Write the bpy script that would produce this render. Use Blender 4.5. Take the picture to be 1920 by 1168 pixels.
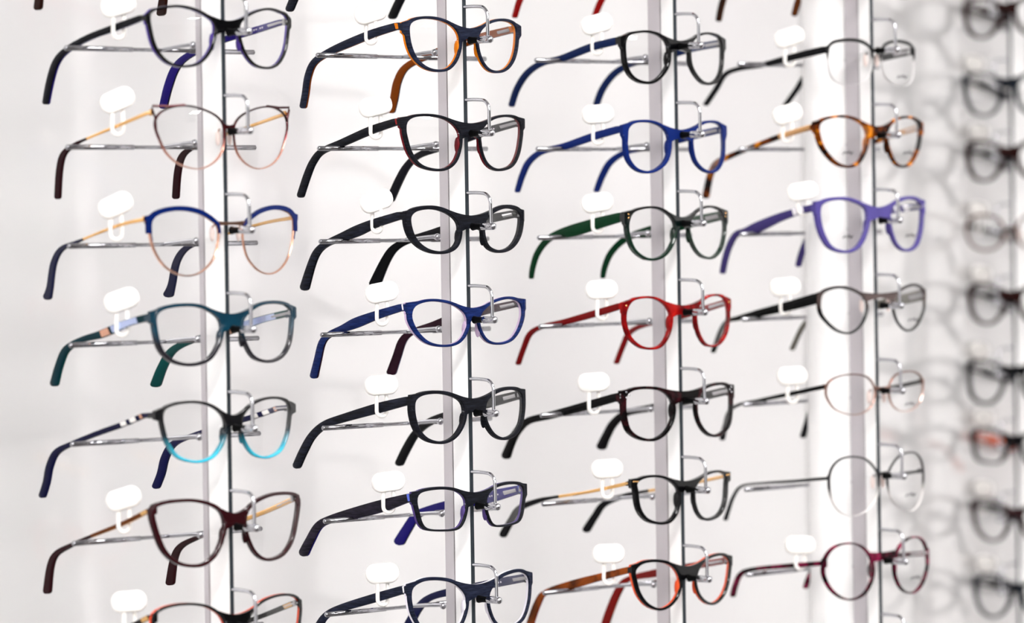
import bpy, bmesh, math, random
from mathutils import Vector, Matrix

random.seed(7)
scene = bpy.context.scene
for o in list(bpy.data.objects):
    bpy.data.objects.remove(o)
COL = scene.collection

# ------------------------------------------------------------------ camera, light, exposure
THETA = math.radians(44.0)          # wall is seen 44 degrees off its normal
FPX = 7960.0                        # focal length in pixels of the 1920 px wide frame
ROLL = math.atan2(18.5, 1168.0)
HORIZON_V = 431.0                   # row of the horizon at the frame centre
ROW = 0.074                         # vertical pitch of the hooks (m)
CAM_Z = 1.50
T = Vector((math.cos(THETA), -math.sin(THETA), 0))     # true right
F = Vector((math.sin(THETA), math.cos(THETA), 0))      # forward
UP = Vector((0, 0, 1))
ROWPX = [185.2, 174.3, 166.0, 159.2]                    # hook pitch in pixels on each post
POSTU = [425 - 0.0, 877.5, 1272.5, 1641.0]
DEPTH = [FPX * ROW / r for r in ROWPX]
LAT = [(POSTU[i] - 960) * DEPTH[i] / FPX for i in range(4)]
# second post stands at the world origin
CAM = Vector((0, 0, CAM_Z)) - T * LAT[1] - F * DEPTH[1]
POSTS = []
for i in range(4):
    p = CAM + T * LAT[i] + F * DEPTH[i]
    POSTS.append(Vector((p.x, p.y, 0)))

cam = bpy.data.cameras.new('camera')
cam_o = bpy.data.objects.new('camera', cam)
COL.objects.link(cam_o)
cr, sr = math.cos(ROLL), math.sin(ROLL)
cright = T * cr - UP * sr
cup = T * sr + UP * cr
m = Matrix.Identity(4)
for k in range(3):
    m[k][0] = cright[k]; m[k][1] = cup[k]; m[k][2] = -F[k]; m[k][3] = CAM[k]
cam_o.matrix_world = m
cam.sensor_width = 36.0
cam.lens = FPX / 1920 * 36.0
cam.shift_y = (HORIZON_V - 584) / 1920.0
cam.clip_start = 0.05
cam.dof.use_dof = True
cam.dof.focus_distance = DEPTH[1] - 0.01
cam.dof.aperture_fstop = 4.4
scene.camera = cam_o

world = bpy.data.worlds.new('world')
scene.world = world
world.use_nodes = True
world.node_tree.nodes['Background'].inputs[0].default_value = (1.0, 1.0, 1.0, 1)
world.node_tree.nodes['Background'].inputs[1].default_value = 0.3

scene.view_settings.view_transform = 'Standard'
scene.view_settings.look = 'None'
scene.view_settings.gamma = 1.0
scene.view_settings.use_curve_mapping = False
scene.view_settings.exposure = 0.12
scene.cycles.transparent_max_bounces = 40
scene.cycles.max_bounces = 10

def ray(u, v):
    px = u - 960.0; py = v - HORIZON_V
    a = px * cr - py * sr
    b = px * sr + py * cr
    return T * a - UP * b + F * FPX

def proj(w):
    d = w - CAM
    z = d.dot(F); a = d.dot(T) / z * FPX; b = -d.z / z * FPX
    return 960 + a * cr + b * sr, HORIZON_V - a * sr + b * cr

# ------------------------------------------------------------------ materials
def lin(c):
    if isinstance(c, str):
        c = c.lstrip('#'); c = [int(c[i:i + 2], 16) / 255 for i in (0, 2, 4)]
    return tuple(x / 12.92 if x <= 0.04045 else ((x + 0.055) / 1.055) ** 2.4 for x in c) + (1.0,)

MATS = {}
def deep(c, k):
    c = lin(c)
    if max(c[:3]) > 0.62: return c
    return tuple(x * k for x in c[:3]) + (1.0,)
def base_mat(name):
    mt = bpy.data.materials.new(name); mt.use_nodes = True
    return mt, mt.node_tree.nodes, mt.node_tree.links, mt.node_tree.nodes['Principled BSDF']

def plain(c, rough=0.25, metal=0.0, coat=0.0):
    key = ('p', c, rough, metal, coat)
    if key not in MATS:
        mt, N, L, b = base_mat('plastic' if not metal else 'metal')
        b.inputs['Base Color'].default_value = lin(c) if metal else deep(c, 0.46)
        b.inputs['Roughness'].default_value = rough
        b.inputs['Metallic'].default_value = metal
        b.inputs['Coat Weight'].default_value = coat * 0.2
        b.inputs['Specular IOR Level'].default_value = 0.22 if rough < 0.2 else 0.08
        MATS[key] = mt
    return MATS[key]

def coords(N, L, scale):
    tc = N.new('ShaderNodeTexCoord'); mp = N.new('ShaderNodeMapping')
    L.new(tc.outputs['Object'], mp.inputs['Vector']); mp.inputs['Scale'].default_value = scale
    return mp.outputs['Vector']

def ramp(N, stops, k=1.0):
    r = N.new('ShaderNodeValToRGB')
    while len(r.color_ramp.elements) < len(stops):
        r.color_ramp.elements.new(0.5)
    for e, (p, c) in zip(r.color_ramp.elements, stops):
        e.position = p; e.color = deep(c, k)
    return r

def wood(c, c2, rough=0.5):
    """matte laminated acetate with long fine grain"""
    key = ('w', c, c2, rough)
    if key not in MATS:
        mt, N, L, b = base_mat('grained_acetate')
        n = N.new('ShaderNodeTexNoise'); L.new(coords(N, L, (90, 90, 900)), n.inputs['Vector'])
        n.inputs['Scale'].default_value = 1.0; n.inputs['Detail'].default_value = 6
        r = ramp(N, [(0.40, c), (0.68, c2)], 0.42)
        L.new(n.outputs['Fac'], r.inputs['Fac']); L.new(r.outputs['Color'], b.inputs['Base Color'])
        bp = N.new('ShaderNodeBump'); bp.inputs['Strength'].default_value = 0.15; bp.inputs['Distance'].default_value = 0.0004
        L.new(n.outputs['Fac'], bp.inputs['Height']); L.new(bp.outputs['Normal'], b.inputs['Normal'])
        b.inputs['Roughness'].default_value = rough
        b.inputs['Specular IOR Level'].default_value = 0.08
        MATS[key] = mt
    return MATS[key]

def tort(c1, c2, c3, scale=110, rough=0.15):
    key = ('t', c1, c2, c3, scale)
    if key not in MATS:
        mt, N, L, b = base_mat('tortoiseshell')
        n = N.new('ShaderNodeTexNoise'); L.new(coords(N, L, (1, 1, 1)), n.inputs['Vector'])
        n.inputs['Scale'].default_value = scale; n.inputs['Detail'].default_value = 3; n.inputs['Distortion'].default_value = 1.0
        r = ramp(N, [(0.42, c1), (0.53, c2), (0.66, c3)], 0.66)
        L.new(n.outputs['Fac'], r.inputs['Fac']); L.new(r.outputs['Color'], b.inputs['Base Color'])
        b.inputs['Roughness'].default_value = rough
        b.inputs['Specular IOR Level'].default_value = 0.08
        MATS[key] = mt
    return MATS[key]

def grad(stops, rough=0.2, metal=0.0):
    """dyed fade along the height of the frame: stops are (z in mm, colour)"""
    key = ('g', tuple(stops), rough, metal)
    if key not in MATS:
        mt, N, L, b = base_mat('faded_acetate')
        tc = N.new('ShaderNodeTexCoord'); sp = N.new('ShaderNodeSeparateXYZ'); L.new(tc.outputs['Object'], sp.inputs[0])
        mr = N.new('ShaderNodeMapRange'); L.new(sp.outputs['Z'], mr.inputs['Value'])
        mr.inputs['From Min'].default_value = -0.04; mr.inputs['From Max'].default_value = 0.02
        r = ramp(N, [((z + 40) / 60.0, c) for z, c in stops], 0.5)
        L.new(mr.outputs['Result'], r.inputs['Fac']); L.new(r.outputs['Color'], b.inputs['Base Color'])
        b.inputs['Roughness'].default_value = rough; b.inputs['Metallic'].default_value = metal
        MATS[key] = mt
    return MATS[key]

def lens_mat():
    if 'lens' not in MATS:
        mt, N, L, b = base_mat('clear_lens')
        N.remove(b)
        out = N['Material Output']
        tr = N.new('ShaderNodeBsdfTransparent'); tr.inputs['Color'].default_value = (0.985, 0.985, 0.985, 1)
        gl = N.new('ShaderNodeBsdfGlossy'); gl.inputs['Roughness'].default_value = 0.0
        lw = N.new('ShaderNodeLayerWeight')
        pw = N.new('ShaderNodeMath'); pw.operation = 'POWER'; pw.inputs[1].default_value = 5.0
        fr = N.new('ShaderNodeMath'); fr.operation = 'MULTIPLY_ADD'; fr.inputs[1].default_value = 0.9; fr.inputs[2].default_value = 0.035
        L.new(lw.outputs['Facing'], pw.inputs[0]); L.new(pw.outputs[0], fr.inputs[0])
        mx = N.new('ShaderNodeMixShader')
        L.new(fr.outputs[0], mx.inputs[0]); L.new(tr.outputs[0], mx.inputs[1]); L.new(gl.outputs[0], mx.inputs[2])
        L.new(mx.outputs[0], out.inputs['Surface'])
        MATS['lens'] = mt
    return MATS['lens']

def emit(c, s):
    key = ('e', c, s)
    if key not in MATS:
        mt, N, L, b = base_mat('light_diffuser')
        b.inputs['Base Color'].default_value = (0.8, 0.8, 0.8, 1)
        b.inputs['Emission Color'].default_value = lin(c); b.inputs['Emission Strength'].default_value = s
        MATS[key] = mt
    return MATS[key]

def wall_material(name, c1, c2, rough, spec=0.5, scale=2.2):
    mt, N, L, b = base_mat(name)
    n = N.new('ShaderNodeTexNoise'); L.new(coords(N, L, (1, 1, 0.8)), n.inputs['Vector'])
    n.inputs['Scale'].default_value = scale; n.inputs['Detail'].default_value = 3
    r = ramp(N, [(0.35, c1), (0.65, c2)])
    L.new(n.outputs['Fac'], r.inputs['Fac']); L.new(r.outputs['Color'], b.inputs['Base Color'])
    b.inputs['Roughness'].default_value = rough
    b.inputs['Specular IOR Level'].default_value = spec
    return mt

CHROME = plain('#bdbdc2', 0.05, 1.0)
BARM = plain('#a4a4a9', 0.09, 1.0)
STEEL = plain('#b4b2b4', 0.28, 1.0)
RUBBER = plain('#0c0c0e', 0.45)
ROSE = plain('#d9a58c', 0.18, 1.0)
GOLD = plain('#e0b071', 0.2, 1.0)
WHITE_TAG = plain('#fdfaf6', 0.35)
WHITE_POST = plain('#fdfcfc', 0.08, 0.0, 0.6)
GREY_POST = plain('#c9c4c8', 0.32, 0.55)
STRIP = plain('#3a4046', 0.35, 0.6)
PAD = plain('#f6e4de', 0.2)

# ------------------------------------------------------------------ mesh helpers
def link(name, mesh, mat, parent=None, smooth=40):
    if mat is not None:
        mesh.materials.append(mat)
    if smooth:
        for p in mesh.polygons: p.use_smooth = True
        mesh.set_sharp_from_angle(angle=math.radians(smooth))
    o = bpy.data.objects.new(name, mesh)
    COL.objects.link(o)
    if parent is not None: o.parent = parent
    return o

def mesh_of(verts, faces, name='mesh', fix=True):
    me = bpy.data.meshes.new(name)
    me.from_pydata([tuple(v) for v in verts], [], faces)
    if fix:
        bm = bmesh.new(); bm.from_mesh(me)
        bmesh.ops.recalc_face_normals(bm, faces=bm.faces)
        bm.to_mesh(me); bm.free()
    me.update()
    return me

class MB:
    def __init__(s): s.v = []; s.f = []
    def add(s, verts, faces):
        n = len(s.v); s.v += [Vector(p) for p in verts]; s.f += [tuple(i + n for i in q) for q in faces]
        return s
    def box(s, a, b):
        x0, y0, z0 = a; x1, y1, z1 = b
        s.add([(x0, y0, z0), (x1, y0, z0), (x1, y1, z0), (x0, y1, z0), (x0, y0, z1), (x1, y0, z1), (x1, y1, z1), (x0, y1, z1)],
              [(0, 3, 2, 1), (4, 5, 6, 7), (0, 1, 5, 4), (1, 2, 6, 5), (2, 3, 7, 6), (3, 0, 4, 7)])
        return s
    def tube(s, pts, r, sides=10, radii=None, flat=1.0, round_end=False):
        pts = [Vector(p) for p in pts]
        n = len(pts); rings = []
        t0 = (pts[1] - pts[0]).normalized()
        ref = Vector((0, 0, 1)) if abs(t0.z) < 0.9 else Vector((1, 0, 0))
        nrm = (ref - t0 * ref.dot(t0)).normalized()
        rr = radii or [r] * n
        if round_end:
            e0 = pts[0] - t0 * rr[0] * 0.5; te = (pts[-1] - pts[-2]).normalized(); e1 = pts[-1] + te * rr[-1] * 0.5
            pts = [e0] + pts + [e1]; rr = [rr[0] * 0.55] + list(rr) + [rr[-1] * 0.55]; n += 2
        vs = []
        for i in range(n):
            t = (pts[min(i + 1, n - 1)] - pts[max(i - 1, 0)]).normalized()
            nrm = (nrm - t * nrm.dot(t)).normalized(); bi = t.cross(nrm)
            for k in range(sides):
                a = 2 * math.pi * k / sides
                vs.append(pts[i] + nrm * (math.cos(a) * rr[i]) + bi * (math.sin(a) * rr[i] * flat))
        fs = []
        for i in range(n - 1):
            for k in range(sides):
                a = i * sides + k; b = i * sides + (k + 1) % sides
                fs.append((a, b, b + sides, a + sides))
        fs.append(tuple(range(sides - 1, -1, -1))); fs.append(tuple(range((n - 1) * sides, n * sides)))
        s.add(vs, fs); return s
    def ball(s, c, r, seg=10, sc=(1, 1, 1)):
        c = Vector(c); vs = []; fs = []
        h = seg // 2
        for i in range(h + 1):
            for k in range(seg):
                a = math.pi * i / h; p = 2 * math.pi * k / seg
                vs.append(c + Vector((math.sin(a) * math.cos(p) * r * sc[0], math.sin(a) * math.sin(p) * r * sc[1], math.cos(a) * r * sc[2])))
        for i in range(h):
            for k in range(seg):
                fs.append((i * seg + k, i * seg + (k + 1) % seg, (i + 1) * seg + (k + 1) % seg, (i + 1) * seg + k))
        s.add(vs, fs); return s
    def mesh(s, merge=True):
        me = mesh_of(s.v, s.f, fix=False)
        bm = bmesh.new(); bm.from_mesh(me)
        if merge: bmesh.ops.remove_doubles(bm, verts=bm.verts, dist=1e-6)
        bmesh.ops.recalc_face_normals(bm, faces=bm.faces)
        bm.to_mesh(me); bm.free(); me.update()
        return me
    def mirrored(s):
        q = MB(); q.v = [Vector((-p.x, p.y, p.z)) for p in s.v]; q.f = [tuple(reversed(f)) for f in s.f]
        return q

def catmull(pts, per, closed):
    n = len(pts); out = []
    d = len(pts[0])
    rng = range(n if closed else n - 1)
    for i in rng:
        if closed:
            p = [pts[(i + k) % n] for k in (-1, 0, 1, 2)]
        else:
            p = [pts[max(i - 1, 0)], pts[i], pts[i + 1], pts[min(i + 2, n - 1)]]
        for j in range(per):
            t = j / per
            out.append(tuple(0.5 * (2 * p[1][c] + (p[2][c] - p[0][c]) * t + (2 * p[0][c] - 5 * p[1][c] + 4 * p[2][c] - p[3][c]) * t * t
                             + (3 * p[1][c] - p[0][c] - 3 * p[2][c] + p[3][c]) * t ** 3) for c in range(d)))
    if not closed: out.append(tuple(pts[-1]))
    return out

def resample_closed(pts, n):
    L = [0.0]
    for i in range(len(pts)):
        a = pts[i]; b = pts[(i + 1) % len(pts)]
        L.append(L[-1] + math.hypot(a[0] - b[0], a[1] - b[1]))
    out = []
    j = 0
    for k in range(n):
        d = L[-1] * k / n
        while L[j + 1] < d: j += 1
        t = (d - L[j]) / max(L[j + 1] - L[j], 1e-12)
        a = pts[j]; b = pts[(j + 1) % len(pts)]
        out.append((a[0] + (b[0] - a[0]) * t, a[1] + (b[1] - a[1]) * t))
    return out

def props(o, label=None, cat=None, group=None, kind=None):
    if label: o['label'] = label
    if cat: o['category'] = cat
    if group: o['group'] = group
    if kind: o['kind'] = kind
    return o

def empty(name, loc, rot=0.0):
    o = bpy.data.objects.new(name, None); COL.objects.link(o)
    o.location = loc; o.rotation_euler = (0, 0, rot); o.empty_display_size = 0.02
    return o

# ------------------------------------------------------------------ room shell
X4 = POSTS[3].x
WALL_Y = 0.405                     # display wall behind the posts
BX = X4 + 0.607                    # front of the post on the return wall
BY = 0.329
WALL_X = BX + 0.30
Y_FAR = -11.0
X_NEAR = -4.2
CEIL = 2.75

wallA = wall_material('glossy_white_panel', '#dddbdc', '#e7e6e6', 0.06, 0.9)
wallB = wall_material('white_panel', '#f6f5f5', '#fbfafa', 0.25, 0.5)
o = link('wall_back', MB().box((X_NEAR, WALL_Y, 0), (WALL_X + 0.1, WALL_Y + 0.1, CEIL)).mesh(), wallA, smooth=0); props(o, kind='structure')
wallA.node_tree.nodes['Principled BSDF'].inputs['Metallic'].default_value = 0.12
panel_m = wall_material('polished_panel', '#e4e2e2', '#ecebeb', 0.04, 0.9)
panel_m.node_tree.nodes['Principled BSDF'].inputs['Metallic'].default_value = 0.36
o = link('reflecting_panel_1', MB().box((X4 + 0.37, WALL_Y - 0.004, 0), (WALL_X, WALL_Y, CEIL)).mesh(), panel_m, smooth=0); props(o, kind='structure')  # glossy sheet added on the wall to mirror the return wall's frames more strongly
o = link('wall_right', MB().box((WALL_X, -1.2, 0), (WALL_X + 0.1, WALL_Y, CEIL)).mesh(), wallB, smooth=0); props(o, kind='structure')
floor_m = wall_material('grey_floor', '#3f3b3a', '#4a4644', 0.35, 0.5, 1.2)
o = link('floor', MB().box((X_NEAR, Y_FAR, -0.1), (WALL_X + 6, WALL_Y + 0.1, 0)).mesh(), floor_m, smooth=0); props(o, kind='structure')
ceil_m = wall_material('white_ceiling', '#eeeeee', '#f2f2f2', 0.8, 0.2, 1.0)
o = link('ceiling', MB().box((X_NEAR, Y_FAR, CEIL), (WALL_X + 6, WALL_Y + 0.1, CEIL + 0.1)).mesh(), ceil_m, smooth=0); props(o, kind='structure')

shop = wall_material('grey_shop_wall', '#aeabaa', '#b6b3b2', 0.6, 0.3, 1.0)
for nm, a, b in (('wall_front', (X_NEAR, Y_FAR - 0.1, 0), (WALL_X + 6, Y_FAR, CEIL)), ('wall_left', (X_NEAR - 0.1, Y_FAR, 0), (X_NEAR, WALL_Y + 0.1, CEIL)),
                 ('wall_side', (WALL_X + 6, Y_FAR, 0), (WALL_X + 6.1, WALL_Y + 0.1, CEIL)), ('wall_return', (WALL_X + 0.1, -1.2, 0), (WALL_X + 6, -1.1, CEIL))):
    o = link(nm, MB().box(a, b).mesh(), ceil_m if nm == 'wall_left' else shop, smooth=0); props(o, kind='structure')

# ceiling light panels of the shop, mirrored as small glints in the lenses
lampmesh = MB().box((-0.29, -0.29, -0.02), (0.29, 0.29, 0.0)).mesh()
framemesh = MB().box((-0.32, -0.32, -0.03), (-0.29, 0.32, 0)).box((0.29, -0.32, -0.03), (0.32, 0.32, 0)).box((-0.29, -0.32, -0.03), (0.29, -0.29, 0)).box((-0.29, 0.29, -0.03), (0.29, 0.32, 0)).mesh()
lampmesh.materials.append(emit('#fffdfb', 30.0)); framemesh.materials.append(plain('#f0f0f0', 0.4))
for iy, y in enumerate((-1.3, -2.9, -4.9, -7.4)):
    for ix, x in enumerate((-2.9, -1.9, -0.9, 0.5) if iy == 0 else (-3.2, -1.2, 0.9, 3.4)):
        e = empty('ceiling_light', (x, y, CEIL))
        props(e, 'square ceiling light panel of the shop, mirrored as glints in the lenses', 'ceiling light', 'ceiling light panels')
        for nm, me in (('diffuser', lampmesh), ('frame', framemesh)):
            q = bpy.data.objects.new(nm, me); COL.objects.link(q); q.parent = e

# ------------------------------------------------------------------ display posts
HOOK_REL = 1.406          # hook of row 2 above the horizon, in rows
def hook_z(row): return CAM_Z + (HOOK_REL - (row - 2)) * ROW
BAR_Y = 0.0736; BAR_DROP = 0.037; HOOK_OUT = 0.0264; BARREL_DROP = 0.0270

def arc_pts(c, a0, a1, r, n, plane='yz'):
    return [Vector((0, c[0] + math.cos(a0 + (a1 - a0) * k / n) * r, c[1] + math.sin(a0 + (a1 - a0) * k / n) * r)) for k in range(n + 1)]

wire = [Vector((0, 0.004, 0)), Vector((0, -0.008, 0.0))] + [Vector((0, -0.0145, -0.0003))]
R_ = 0.0085
wire += [Vector((0, -(HOOK_OUT - R_) - math.sin(a) * R_, -0.0006 - R_ + math.cos(a) * R_)) for a in [math.pi / 2 * k / 8 for k in range(9)]]
wire += [Vector((0, -HOOK_OUT, -BARREL_DROP + 0.002))]
HOOK_MESH = MB().tube(wire, 0.0014, 12).mesh()
BARREL_MESH = MB().tube([(0, -HOOK_OUT - 0.0050, -BARREL_DROP), (0, -HOOK_OUT - 0.0047, -BARREL_DROP), (0, -HOOK_OUT - 0.0040, -BARREL_DROP), (0, -HOOK_OUT - 0.0028, -BARREL_DROP), (0, -0.0168, -BARREL_DROP), (0, -0.0160, -BARREL_DROP)],
                        0, 16, radii=[0.0008, 0.0016, 0.0024, 0.0029, 0.0029, 0.0024]).mesh()
GRIP_MESH = MB().tube([(0, -0.0160, -BARREL_DROP), (0, -0.0095, -BARREL_DROP), (0, -0.0058, -BARREL_DROP)], 0, 14, radii=[0.0023, 0.0025, 0.0032]).mesh()
BAR_MESH = MB().tube([(-0.092, 0, 0), (-0.05, 0, 0), (-0.0285, 0, 0), (-0.028, 0, 0), (0.028, 0, 0), (0.0285, 0, 0), (0.05, 0, 0), (0.092, 0, 0)], 0, 12,
                     radii=[0.0020, 0.0020, 0.0020, 0.0015, 0.0015, 0.0020, 0.0020, 0.0020], round_end=True).mesh()
STEM_MESH = MB().tube([(0, 0.0015, 0.0), (0, -0.025, 0.0022), (0, -(BAR_Y - 0.0295), 0.0032)], 0.0015, 10).mesh()
NUT_MESH = MB().ball((0, -(BAR_Y - 0.036), 0.0023), 0.0029, 12).mesh()
for me, mt in ((HOOK_MESH, CHROME), (BARREL_MESH, CHROME), (GRIP_MESH, RUBBER), (BAR_MESH, BARM), (STEM_MESH, BARM), (NUT_MESH, CHROME)):
    me.materials.append(mt)
    for p in me.polygons: p.use_smooth = True
    me.set_sharp_from_angle(angle=math.radians(50))

def inst(name, me, parent, loc=(0, 0, 0)):
    q = bpy.data.objects.new(name, me); COL.objects.link(q); q.parent = parent; q.location = loc
    return q

WHITE_D = [0.024, 0.0195, 0.0155, 0.0145]
def post(i, loc, rot, rows, label, wd, zf=hook_z):
    e = empty('display_post', (loc[0], loc[1], 0), rot)
    props(e, label, 'display post', 'posts of the eyewear display')
    link('front_strip', MB().box((-0.0015, 0.0, 0), (0.0015, 0.0012, CEIL)).mesh(), STRIP, e, 0)
    link('white_profile', MB().box((-0.0014, 0.0012, 0), (0.0014, wd, CEIL)).mesh(), WHITE_POST, e, 0)
    link('profile_groove', MB().box((-0.0010, wd, 0), (0.0010, wd + 0.0008, CEIL)).mesh(), plain('#9a9599', 0.5), e, 0)
    link('grey_profile', MB().box((-0.0019, wd + 0.0008, 0), (0.0019, 0.0303, CEIL)).mesh(), GREY_POST, e, 0)
    for r in rows:
        z = zf(r)
        h = inst('hook', HOOK_MESH, e, (0, 0, z))
        inst('clamp_barrel', BARREL_MESH, h); inst('rubber_grip', GRIP_MESH, h)
        b = inst('support_bar', BAR_MESH, e, (0, BAR_Y, z - BAR_DROP))
        inst('stem', STEM_MESH, b); inst('ball_nut', NUT_MESH, b)
    return e

names = ['leftmost post of the display, white sided with chrome hooks', 'second post from the left, grey and white with a dark front strip',
         'third post from the left, its hooks holding blue, green and red frames', 'fourth post from the left, standing before the round white column']
for i in range(4):
    post(i, POSTS[i], 0, range(0, 9), names[i], WHITE_D[i])

# round white column directly behind the fourth post
cm = MB()
cx, cy, crr = POSTS[3].x + 0.004, POSTS[3].y + 0.0545, 0.0235
ring = 40; vs = []; fs = []
for z in (0, CEIL):
    for k in range(ring):
        a = 2 * math.pi * k / ring; vs.append((cx + math.cos(a) * crr, cy + math.sin(a) * crr, z))
for k in range(ring): fs.append((k, (k + 1) % ring, (k + 1) % ring + ring, k + ring))
cm.add(vs, fs + [tuple(range(ring)), tuple(range(ring, 2 * ring))])
o = link('round_column', cm.mesh(), plain('#fbfafa', 0.18), None)
props(o, 'round white column rising behind the fourth post', 'column')

# ------------------------------------------------------------------ eyeglasses
ZOOM = {(0, 'A'): (60, 0, 3.0732), (0, 'B'): (60, 350, 2.9946), (0, 'C'): (60, 720, 2.6071),
        (1, 'A'): (540, 0, 3.0729), (1, 'B'): (540, 350, 3.0729), (1, 'C'): (540, 690, 2.4438),
        (2, 'A'): (930, 0, 3.0729), (2, 'B'): (930, 350, 3.1563), (2, 'C'): (930, 690, 2.4438),
        (3, 'A'): (1310, 0, 3.0729), (3, 'B'): (1310, 350, 3.1563), (3, 'C'): (1310, 690, 2.4438)}
YF = -0.0058              # front face of the frames, in front of the post's strip
CURVE = 1.92              # frames bow back towards the temples
NS = 56                   # stations round a rim

def to_front(col, u, v):
    """pixel -> local (x, z_world) on the bowed front of a frame hung on post col"""
    P = POSTS[col]; d = ray(u, v); y = P.y + YF; x = P.x
    for k in range(12):
        t = (y - CAM.y) / d.y
        q = CAM + d * t
        x = q.x - P.x
        y = P.y + YF + CURVE * min(x * x, 0.0064)
    return x, q.z

def to_side(col, u, v, xl):
    """pixel -> (local y, z_world) on the vertical plane of the left temple"""
    P = POSTS[col]; d = ray(u, v)
    t = (P.x + xl - CAM.x) / d.x
    q = CAM + d * t
    return q.y - P.y - YF, q.z

def bow(x): return CURVE * min(x * x, 0.0064)

def layer(mb, inner, outer, y0, y1, cham):
    """closed ring between two loops of (x, z), from depth y0 to y1 behind the bowed front"""
    n = len(inner); vs = []; fs = []
    for (a, b) in zip(inner, outer):
        dx, dz = b[0] - a[0], b[1] - a[1]
        w = math.hypot(dx, dz) or 1e-6
        c = min(cham, w * 0.4) / w
        for (t, y) in ((0, y0 + cham), (c, y0), (1 - c, y0), (1, y0 + cham), (1, y1), (0, y1)):
            x = a[0] + dx * t; z = a[1] + dz * t
            vs.append((x, bow(x) + y, z))
    for i in range(n):
        j = (i + 1) % n
        for k in range(6):
            fs.append((i * 6 + k, i * 6 + (k + 1) % 6, j * 6 + (k + 1) % 6, j * 6 + k))
    mb.add(vs, fs)

def slab(mb, poly, y0, y1):
    n = len(poly)
    vs = [(x, bow(x) + y0, z) for x, z in poly] + [(x, bow(x) + y1, z) for x, z in poly]
    fs = [tuple(range(n)), tuple(range(2 * n - 1, n - 1, -1))] + [(i, (i + 1) % n, (i + 1) % n + n, i + n) for i in range(n)]
    mb.add(vs, fs)

def rim_loops(opening, rim):
    """opening: list of (x, z); rim: (top, outer, bottom, inner) widths in m -> inner loop, outer loop"""
    n = len(opening)
    cx = sum(p[0] for p in opening) / n; cz = sum(p[1] for p in opening) / n
    # orientation
    area = sum(opening[i][0] * opening[(i + 1) % n][1] - opening[(i + 1) % n][0] * opening[i][1] for i in range(n))
    sgn = 1 if area > 0 else -1
    outer = []
    for i in range(n):
        a = opening[i - 2]; b = opening[(i + 2) % n]
        tx, tz = b[0] - a[0], b[1] - a[1]; l = math.hypot(tx, tz)
        nx, nz = sgn * tz / l, -sgn * tx / l
        top, out, bot, inn = rim
        wv = top if nz > 0 else bot
        wh = inn if nx > 0 else out
        w = wv * nz * nz + wh * nx * nx
        outer.append((opening[i][0] + nx * w, opening[i][1] + nz * w))
    return outer, (cx, cz)

def lens_mesh(opening, c, side):
    mb = MB(); n = len(opening); vs = []; rings = 5
    def pt(t, k, off):
        x = c[0] + (opening[k][0] - c[0]) * t; z = c[1] + (opening[k][1] - c[1]) * t
        return Vector((side * x, bow(x) + off + ((z - c[1]) ** 2) * CURVE - 0.0004, z))
    fs = []
    for lay, off in ((0, 0.0010), (1, 0.0024)):
        base = len(vs)
        vs.append(pt(0, 0, off))
        for r in range(1, rings + 1):
            for k in range(n): vs.append(pt(1.01 * r / rings, k, off))
        for k in range(n):
            f = (base, base + 1 + k, base + 1 + (k + 1) % n); fs.append(f)
            for r in range(rings - 1):
                a = base + 1 + r * n + k; b = base + 1 + r * n + (k + 1) % n
                fs.append((a, a + n, b + n, b))
        if lay == 1:
            o0 = 1 + (rings - 1) * n; o1 = base + o0
            for k in range(n):
                fs.append((o0 + k, o0 + (k + 1) % n, o1 + (k + 1) % n, o1 + k))
    mb.add(vs, fs)
    return mb.mesh(False)

def temple_solid(edges, x0, x1):
    """edges: list of ((ya,za),(yb,zb)); x0 is the outer face, x1 the inner"""
    mb = MB(); vs = []; fs = []
    for (a, b) in edges:
        dy, dz = b[0] - a[0], b[1] - a[1]; w = math.hypot(dy, dz) or 1e-6
        c = min(0.0007, w * 0.3) / w; cx = (x1 - x0) * 0.28
        for (t, x) in ((c, x0), (1 - c, x0), (1, x0 + cx), (1, x1 - cx), (1 - c, x1), (c, x1), (0, x1 - cx), (0, x0 + cx)):
            vs.append((x, a[0] + dy * t, a[1] + dz * t))
    n = len(edges)
    for i in range(n - 1):
        for k in range(8):
            fs.append((i * 8 + k, i * 8 + (k + 1) % 8, (i + 1) * 8 + (k + 1) % 8, (i + 1) * 8 + k))
    fs.append(tuple(range(7, -1, -1))); fs.append(tuple(range((n - 1) * 8, n * 8)))
    mb.add(vs, fs)
    return mb

def pick(edges, ys):
    """the two edge points of the temple nearest to depth ys"""
    best = min(edges, key=lambda e: abs((e[0][0] + e[1][0]) / 2 - ys))
    return best

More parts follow.
